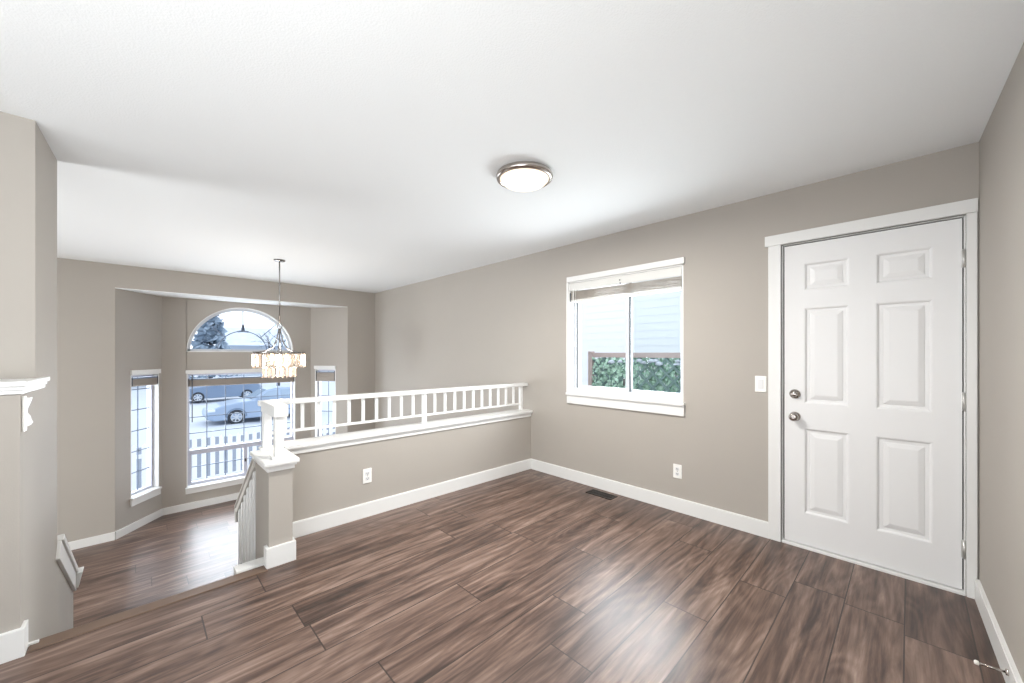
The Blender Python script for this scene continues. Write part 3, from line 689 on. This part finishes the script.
def crystal(a_, r, ztop, ln):
    m = MB(); c, s = math.cos(a_), math.sin(a_); w, t = .018, .010
    P = lambda u, v, z: (CH[0] + c * (r + v) - s * u, CH[1] + s * (r + v) + c * u, z)
    sec = [(-w, 0), (-w * .55, -t), (w * .55, -t), (w, 0), (w * .55, t), (-w * .55, t)]
    b = bmesh.new(); R_ = []
    for z, sc in ((ztop, .55), (ztop - .012, 1), (ztop - ln + .014, 1), (ztop - ln, .5)): R_.append([b.verts.new(P(u * sc, v * sc, z)) for u, v in sec])
    for A, B in zip(R_, R_[1:]):
        for k in range(6): b.faces.new([A[k], A[(k + 1) % 6], B[(k + 1) % 6], B[k]])
    b.faces.new(R_[0]); b.faces.new(list(reversed(R_[-1]))); bmesh.ops.recalc_face_normals(b, faces=b.faces); m.add(b)
    return m.build('crystal', M['crystal'], ch)
for k in range(34): crystal(2 * math.pi * k / 34, RO, 1.304, .168)
for k in range(22): crystal(2 * math.pi * k / 22 + .1, RI, 1.146, .128)
for k in range(4):
    a_ = math.pi / 2 * k + .5; bx, by = CH[0] + .11 * math.cos(a_), CH[1] + .11 * math.sin(a_)
    m = MB(); m.lathe([(0, -.05), (.012, -.045), (.02, -.02), (.018, .0), (.011, .02), (.011, .04), (0, .04)], (bx, by, 1.26), n=14); tag(m.build('bulb', M['bulb'], ch), 'warm glowing bulb')
pl = bpy.data.lights.new('chandelier_lamp', 'POINT'); pl.energy = 24; pl.color = (1, .90, .80); pl.shadow_soft_size = .1
po = bpy.data.objects.new('chandelier_lamp', pl); COL.objects.link(po); po.location = (*CH, 1.21)

# ------------------------------------------------------------------ outside
def grid_ground(name, x0, x1, y0, y1, zf, m_, nx, ny):
    b = bmesh.new(); V = [[b.verts.new((x0 + (x1 - x0) * i / nx, y0 + (y1 - y0) * j / ny, 0)) for i in range(nx + 1)] for j in range(ny + 1)]
    for r in V:
        for v in r: v.co.z = zf(v.co.x, v.co.y)
    for j in range(ny):
        for i in range(nx): b.faces.new([V[j][i], V[j][i + 1], V[j + 1][i + 1], V[j + 1][i]]).smooth = True
    mm = MB(); mm.add(b, True); return mm.build(name, m_)
def gz(x, y):
    t = min(1, max(0, (y - 13) / 7)); z = -1.75 - .06 * t * t * (3 - 2 * t)
    if 17.0 < y < 19.5: z += .24 * math.sin((y - 17.0) / 2.5 * math.pi) * (.8 + .3 * math.sin(x * 1.7))
    if y > 33: z += (y - 33) * .055
    return z + .03 * math.sin(x * 2.3 + y) + .02 * math.sin(x * 5.1 - 2 * y)
struct(grid_ground('snowy_ground', -30, 45, 7.3, 70, gz, M['snow'], 75, 63), 'snow covered yard and street outside the bay', 'ground')
struct(grid_ground('shaded_snow_strip', -6, 12, 11.35, 17.1, lambda x, y: gz(x, y) + .09, M['snow_shade'], 36, 8), 'darker snow strip behind the picket fence, shade put into its colour', 'path')
struct(grid_ground('side_yard', 3.4, 9, -4, 7.2, lambda x, y: -1.0 + .02 * math.sin(3 * x + y), M['snow'], 10, 20), 'snowy side yard outside the sliding window', 'ground')

pf = thing('picket_fence', 'white picket fence across the snowy front yard', 'fence', (2, 11, -1.78))
FZ = -.56
m = MB(); m.box(-2.5, 6.5, 11.0, 11.035, -1.55, -1.47); m.build('fence_rail', M['picket'], pf)
m = MB(); m.box(-2.5, 6.5, 11.0, 11.035, -.86, -.78); m.build('fence_rail', M['picket'], pf)
for i in range(56):
    x = -2.45 + i * .16
    m = MB(); m.prism([(x - .043, 10.978, -1.78), (x + .043, 10.978, -1.78), (x + .043, 10.978, FZ - .05), (x, 10.978, FZ), (x - .043, 10.978, FZ - .05)], (0, .02, 0)); m.build('picket', M['picket'], pf)

def car(name, label, ox, oy, oz, paint, snowcap=False):
    e = thing(name, label, 'car', (ox, oy, oz))
    def P(x, y, z): return (ox + x, oy + y, oz + z)
    # body: side profile (front toward -x), lofted over the width with tumblehome
    prof = [(-1.02, .32), (-1.05, .52), (-.98, .68), (-.55, .86), (.15, .98), (.60, 1.02), (1.6, 1.02), (2.7, 1.02), (3.25, .98), (3.42, .82), (3.42, .34), (3.1, .24), (-.8, .22)]
    ys = [(-.86, .93), (-.80, 1.0), (.80, 1.0), (.86, .93)]
    b = bmesh.new(); R_ = []
    for yy, sc in ys: R_.append([b.verts.new(P(1.2 + (px_ - 1.2) * (.97 if abs(yy) > .82 else 1), yy, .5 + (pz - .5) * sc)) for px_, pz in prof])
    for A, B in zip(R_, R_[1:]):
        for k in range(len(prof)): f = b.faces.new([A[k], A[(k + 1) % len(prof)], B[(k + 1) % len(prof)], B[k]])
    b.faces.new(R_[0]); b.faces.new(list(reversed(R_[-1]))); bmesh.ops.recalc_face_normals(b, faces=b.faces)
    bmesh.ops.bevel(b, geom=list(b.edges), offset=.02, segments=2, affect='EDGES')
    m = MB(); m.add(b); m.build('body', paint, e)
    cab = [(.52, .99), (1.22, 1.44), (1.55, 1.50), (2.3, 1.50), (2.75, 1.42), (3.3, 1.0)]
    b = bmesh.new(); R_ = []
    for yy, sc in ((-.78, 0), (-.62, 1), (.62, 1), (.78, 0)):
        R_.append([b.verts.new(P(px_, yy if pz < 1.2 or abs(yy) < .7 else yy * .82, pz)) for px_, pz in cab])
    for A, B in zip(R_, R_[1:]):
        for k in range(len(cab)): b.faces.new([A[k], A[(k + 1) % len(cab)], B[(k + 1) % len(cab)], B[k]])
    b.faces.new(R_[0]); b.faces.new(list(reversed(R_[-1]))); bmesh.ops.recalc_face_normals(b, faces=b.faces)
    m = MB(); m.add(b); m.build('cabin', paint, e)
    for q in ([(.82, 1.05), (1.26, 1.38), (1.66, 1.42), (1.66, 1.05)], [(1.76, 1.05), (1.76, 1.42), (2.3, 1.42), (2.62, 1.37), (2.9, 1.05)]):
        m = MB(); m.prism([P(px_, -.795 + (pz - 1.05) * .36, pz) for px_, pz in q], (0, .03, 0)); m.build('side_window', M['carglass'], e)
    m = MB(); m.hexa([P(.60, -.62, 1.05), P(.60, .62, 1.05), P(1.2, .56, 1.43), P(1.2, -.56, 1.43), P(.585, -.62, 1.065), P(.585, .62, 1.065), P(1.185, .56, 1.445), P(1.185, -.56, 1.445)]); m.build('windscreen', M['carglass'], e)
    m = MB(); m.box(ox - 1.0, ox - .74, oy - .875, oy - .6, oz + .62, oz + .74, .03); m.build('headlamp', M['lampglass'], e)
    m = MB(); m.box(ox + .80, ox + .95, oy - .98, oy - .84, oz + 1.03, oz + 1.15, .03); m.build('wing_mirror', paint, e)
    for hx in (1.5, 2.5):
        m = MB(); m.box(ox + hx, ox + hx + .16, oy - .90, oy - .86, oz + .86, oz + .89, .006); m.build('door_handle', paint, e)
    for wx in (0, 2.55):
        for wy, sd in ((-.80, -1), (.80, 1)):
            c0 = P(wx, wy, .33)
            m = MB(); m.lathe([(.21, -.08), (.31, -.08), (.33, -.05), (.33, .05), (.31, .09), (.215, .09)], c0, axis=(0, sd, 0), n=28); tw = m.build('wheel', M['tyre'], e)
            m = MB(); m.lathe([(.19, .05), (.215, .06), (.215, .095), (.195, .10), (.19, .05)], c0, axis=(0, sd, 0), n=28); m.lathe([(0, .085), (.05, .085), (.055, .04)], c0, axis=(0, sd, 0), n=16)
            for k in range(7):
                a_ = 2 * math.pi * k / 7; cc, ss = math.cos(a_), math.sin(a_)
                q = lambda r, o, t: (c0[0] + r * cc - o * ss, c0[1] + sd * t, c0[2] + r * ss + o * cc)
                m.hexa([q(.03, -.02, .06), q(.2, -.026, .06), q(.2, .026, .06), q(.03, .02, .06), q(.03, -.02, .09), q(.2, -.026, .09), q(.2, .026, .09), q(.03, .02, .09)])
            m.build('rim', M['alloy'], tw)
            m = MB()
            for k in range(12):
                A = math.pi * k / 12; B = math.pi * (k + 1) / 12
                q = lambda r, a_, t: (c0[0] + r * math.cos(a_), c0[1] + sd * t, c0[2] + r * math.sin(a_))
                m.hexa([q(.345, A, .03), q(.40, A, .03), q(.40, A, .075), q(.345, A, .075), q(.345, B, .03), q(.40, B, .03), q(.40, B, .075), q(.345, B, .075)])
            m.build('wheel_arch', M['car2'], e)
    return e
car('car', 'silver blue car parked on the snowy street beyond the fence', 3.14, 21.5, gz(3.14, 21.5) , M['car'])
car('car', 'slate car parked farther back across the street', 2.7, 31.5, gz(2.7, 31.5) + .02, M['car2'])

def conifer(x, y, h, r, label, seed):
    rnd = random.Random(seed); z0 = gz(x, y)
    e = thing('spruce_tree', label, 'tree', (x, y, z0), 'snowy spruces across the street')
    m = MB(); m.tube([(x, y, z0 - .2), (x, y, z0 + h * .9)], [r * .09, r * .02], 8); m.build('trunk', M['bark'], e)
    m = MB(); q = []
    for k in range(480):
        t = rnd.random() ** .8; zz = z0 + h * (.1 + .9 * t); rr = r * (1 - t) * (.35 + .65 * rnd.random()) + .08
        a_ = rnd.random() * 6.283; px_, py_ = x + rr * math.cos(a_), y + rr * math.sin(a_); s = .22 + .2 * rnd.random()
        u = Vector((rnd.gauss(0, 1), rnd.gauss(0, 1), rnd.gauss(0, .5))).normalized() * s; v = Vector((rnd.gauss(0, 1), rnd.gauss(0, 1), -.6)).normalized() * s * .6; c = Vector((px_, py_, zz))
        q.append([c - u - v, c + u - v, c + u + v, c - u + v])
    m.quads(q); m.build('foliage', M['needle'], e)
conifer(4.0, 37, 6.2, 2.1, 'full snowy spruce across the street, left of the house', 1)
conifer(-1.0, 42, 7.0, 2.5, 'snowy spruce leftmost across the street', 2)
conifer(19.5, 44, 7.2, 2.6, 'snowy spruce right of the house across the street', 3)

def bare_tree(x, y, h, label, seed):
    rnd = random.Random(seed); z0 = gz(x, y); e = thing('bare_tree', label, 'tree', (x, y, z0))
    m = MB(); m.tube([(x, y, z0 - .1), (x + .1, y, z0 + h * .4), (x + .05, y + .1, z0 + h * .6)], [.14, .1, .07], 8); m.build('trunk', M['bark'], e)
    m = MB()
    def br(p, d, l, r, n):
        q = p + d * l; m.tube([p, (p + q) / 2 + Vector((rnd.gauss(0, .04), rnd.gauss(0, .04), .03)) * l, q], [r, r * .8, r * .55], 5)
        if n:
            for _ in range(3):
                dd = (d + Vector((rnd.gauss(0, .55), rnd.gauss(0, .55), rnd.gauss(.15, .35)))).normalized(); br(q, dd, l * .72, r * .55, n - 1)
    for k in range(5):
        a_ = k * 1.26; br(Vector((x + .05, y + .05, z0 + h * (.38 + .05 * k))), Vector((math.cos(a_) * .7, math.sin(a_) * .7, .8)).normalized(), h * .2, .05, 3)
    m.build('branches', M['bark'], e)
bare_tree(8.4, 36.5, 5.2, 'bare tree behind the parked cars, right of the full spruce', 5)
bare_tree(14.6, 41, 6.5, 'bare tree standing right of the pale house', 6)

# house across the street
hs = thing('house', 'pale house with a snowy roof across the street', 'house', (9, 50, gz(9, 50)))
hz = gz(9, 50)
m = MB(); m.box(6.8, 13, 47, 54, hz - .5, hz + 3.0); m.build('house_wall', M['housew'], hs)
m = MB(); m.prism([(6.3, 46.4, hz + 2.9), (6.3, 50.5, hz + 4.9), (6.3, 54.6, hz + 2.9)], (7.2, 0, 0)); m.build('house_roof', M['roof'], hs)
for x in (7.4, 9.2, 11.2):
    m = MB(); m.box(x, x + 1.2, 46.93, 47.05, hz + 1.3, hz + 2.5, .02); m.box(x + .57, x + .63, 46.91, 46.95, hz + 1.3, hz + 2.5); m.build('house_window', M['carglass'], hs)

# neighbour's siding wall, lattice fence and ivy outside the sliding window
nh = thing('neighbour_house', 'white sided house wall close outside the sliding window', 'house', (6.6, 2.5, -1))
m = MB(); m.box(7.73, 8.3, -4, 10, -1.1, 3.5)
for i in range(29):
    z = -1.1 + i * .16; m.prism([(7.73, -4, z), (7.722, -4, z), (7.729, -4, z + .16), (7.73, -4, z + .16)], (0, 14, 0))
m.build('siding', M['siding'], nh)
m = MB(); m.box(7.70, 8.4, -4.1, 10.1, 3.45, 3.6, .01); m.build('eave', M['trim'], nh)

XFN = 5.0
lf = thing('lattice_fence', 'pinkish wooden fence with grey green lattice panels outside the sliding window', 'fence', (XFN, 2.3, -1.0))
for y in (3.40, 1.35):
    m = MB(); m.box(XFN - .04, XFN + .04, y - .035, y + .035, -1.0, 1.335, .006); m.build('fence_post', M['fencepost'], lf)
m = MB(); m.box(XFN - .03, XFN + .03, 1.385, 3.365, 1.245, 1.315, .005); m.build('top_rail', M['fencepost'], lf)
m = MB(); m.box(XFN - .03, XFN + .03, 1.385, 3.365, .10, .18, .005); m.build('bottom_rail', M['fencepost'], lf)
m = MB(); zb, zt, ya, yb = .18, 1.245, 1.385, 3.365
for sgn, xo in ((1, 0.0), (-1, .012)):
    c = -3.0
    while c < 5.0:
        # line z = zb + sgn*(y - c)
        p0 = []
        for y in (ya, yb):
            z = zb + sgn * (y - c)
            if zb <= z <= zt: p0.append((y, z))
        for z in (zb, zt):
            y = c + sgn * (z - zb)
            if ya < y < yb: p0.append((y, z))
        if len(p0) >= 2:
            (y0_, z0_), (y1_, z1_) = p0[0], p0[1]
            dd = Vector((0, y1_ - y0_, z1_ - z0_))
            if dd.length > .05:
                nn = Vector((0, -dd.z, dd.y)).normalized() * .016
                A, B = Vector((XFN - .012 + xo, y0_, z0_)), Vector((XFN - .012 + xo, y1_, z1_)); tx = Vector((.01, 0, 0))
                m.hexa([A - nn, B - nn, B - nn + tx, A - nn + tx, A + nn, B + nn, B + nn + tx, A + nn + tx])
        c += .19
m.build('lattice', M['lattice'], lf)
iv = thing('ivy', 'green ivy climbing behind and over the lattice fence', 'plant', (XFN + .1, 2.4, -1.0))
m = MB()
for k in range(7):
    y = 1.5 + k * .3; m.tube([(XFN + .06, y, -1.0), (XFN + .08, y + .05, -.2), (XFN + .06, y - .04, .5), (XFN + .07, y + .06, 1.2)], .008, 6)
m.build('stem', M['bark'], iv)
q = []; rnd = random.Random(11)
for k in range(6500):
    y = rnd.uniform(1.40, 3.36); z = rnd.uniform(.2, 1.235) ; dense = 1 if y > 2.55 else 0
    xo = rnd.uniform(-.06, .1) if (y > 2.62 and rnd.random() < .6) else rnd.uniform(.03, .12)
    s = rnd.uniform(.016, .034); c = Vector((XFN + xo, y, z))
    nrm_ = Vector((-1, rnd.gauss(0, .5), rnd.gauss(.25, .5))).normalized(); u = nrm_.cross(Vector((0, 0, 1))).normalized(); v = u.cross(nrm_)
    a_ = rnd.uniform(-1, 1); uu = u * math.cos(a_) + v * math.sin(a_); vv = v * math.cos(a_) - u * math.sin(a_)
    q.append([c - vv * s, c + uu * s * .85, c + vv * s * 1.2 + nrm_ * s * .2, c - uu * s * .85])
m = MB(); m.quads(q); m.build('leaves', M['leaf'], iv)
m = MB()
for k in range(26):
    y = rnd.uniform(1.45, 3.3); r_ = rnd.uniform(.03, .06); z = 1.16 + .05 * rnd.random()
    m.lathe([(0, -.4 * r_), (r_, -.15 * r_), (r_ * .8, .4 * r_), (r_ * .3, .65 * r_), (0, .7 * r_)], (XFN - .07 + rnd.uniform(-.02, .02), y, z), n=10)
tag(m.build('snow_clump', M['snow'], iv), 'small white snow clumps along the top')
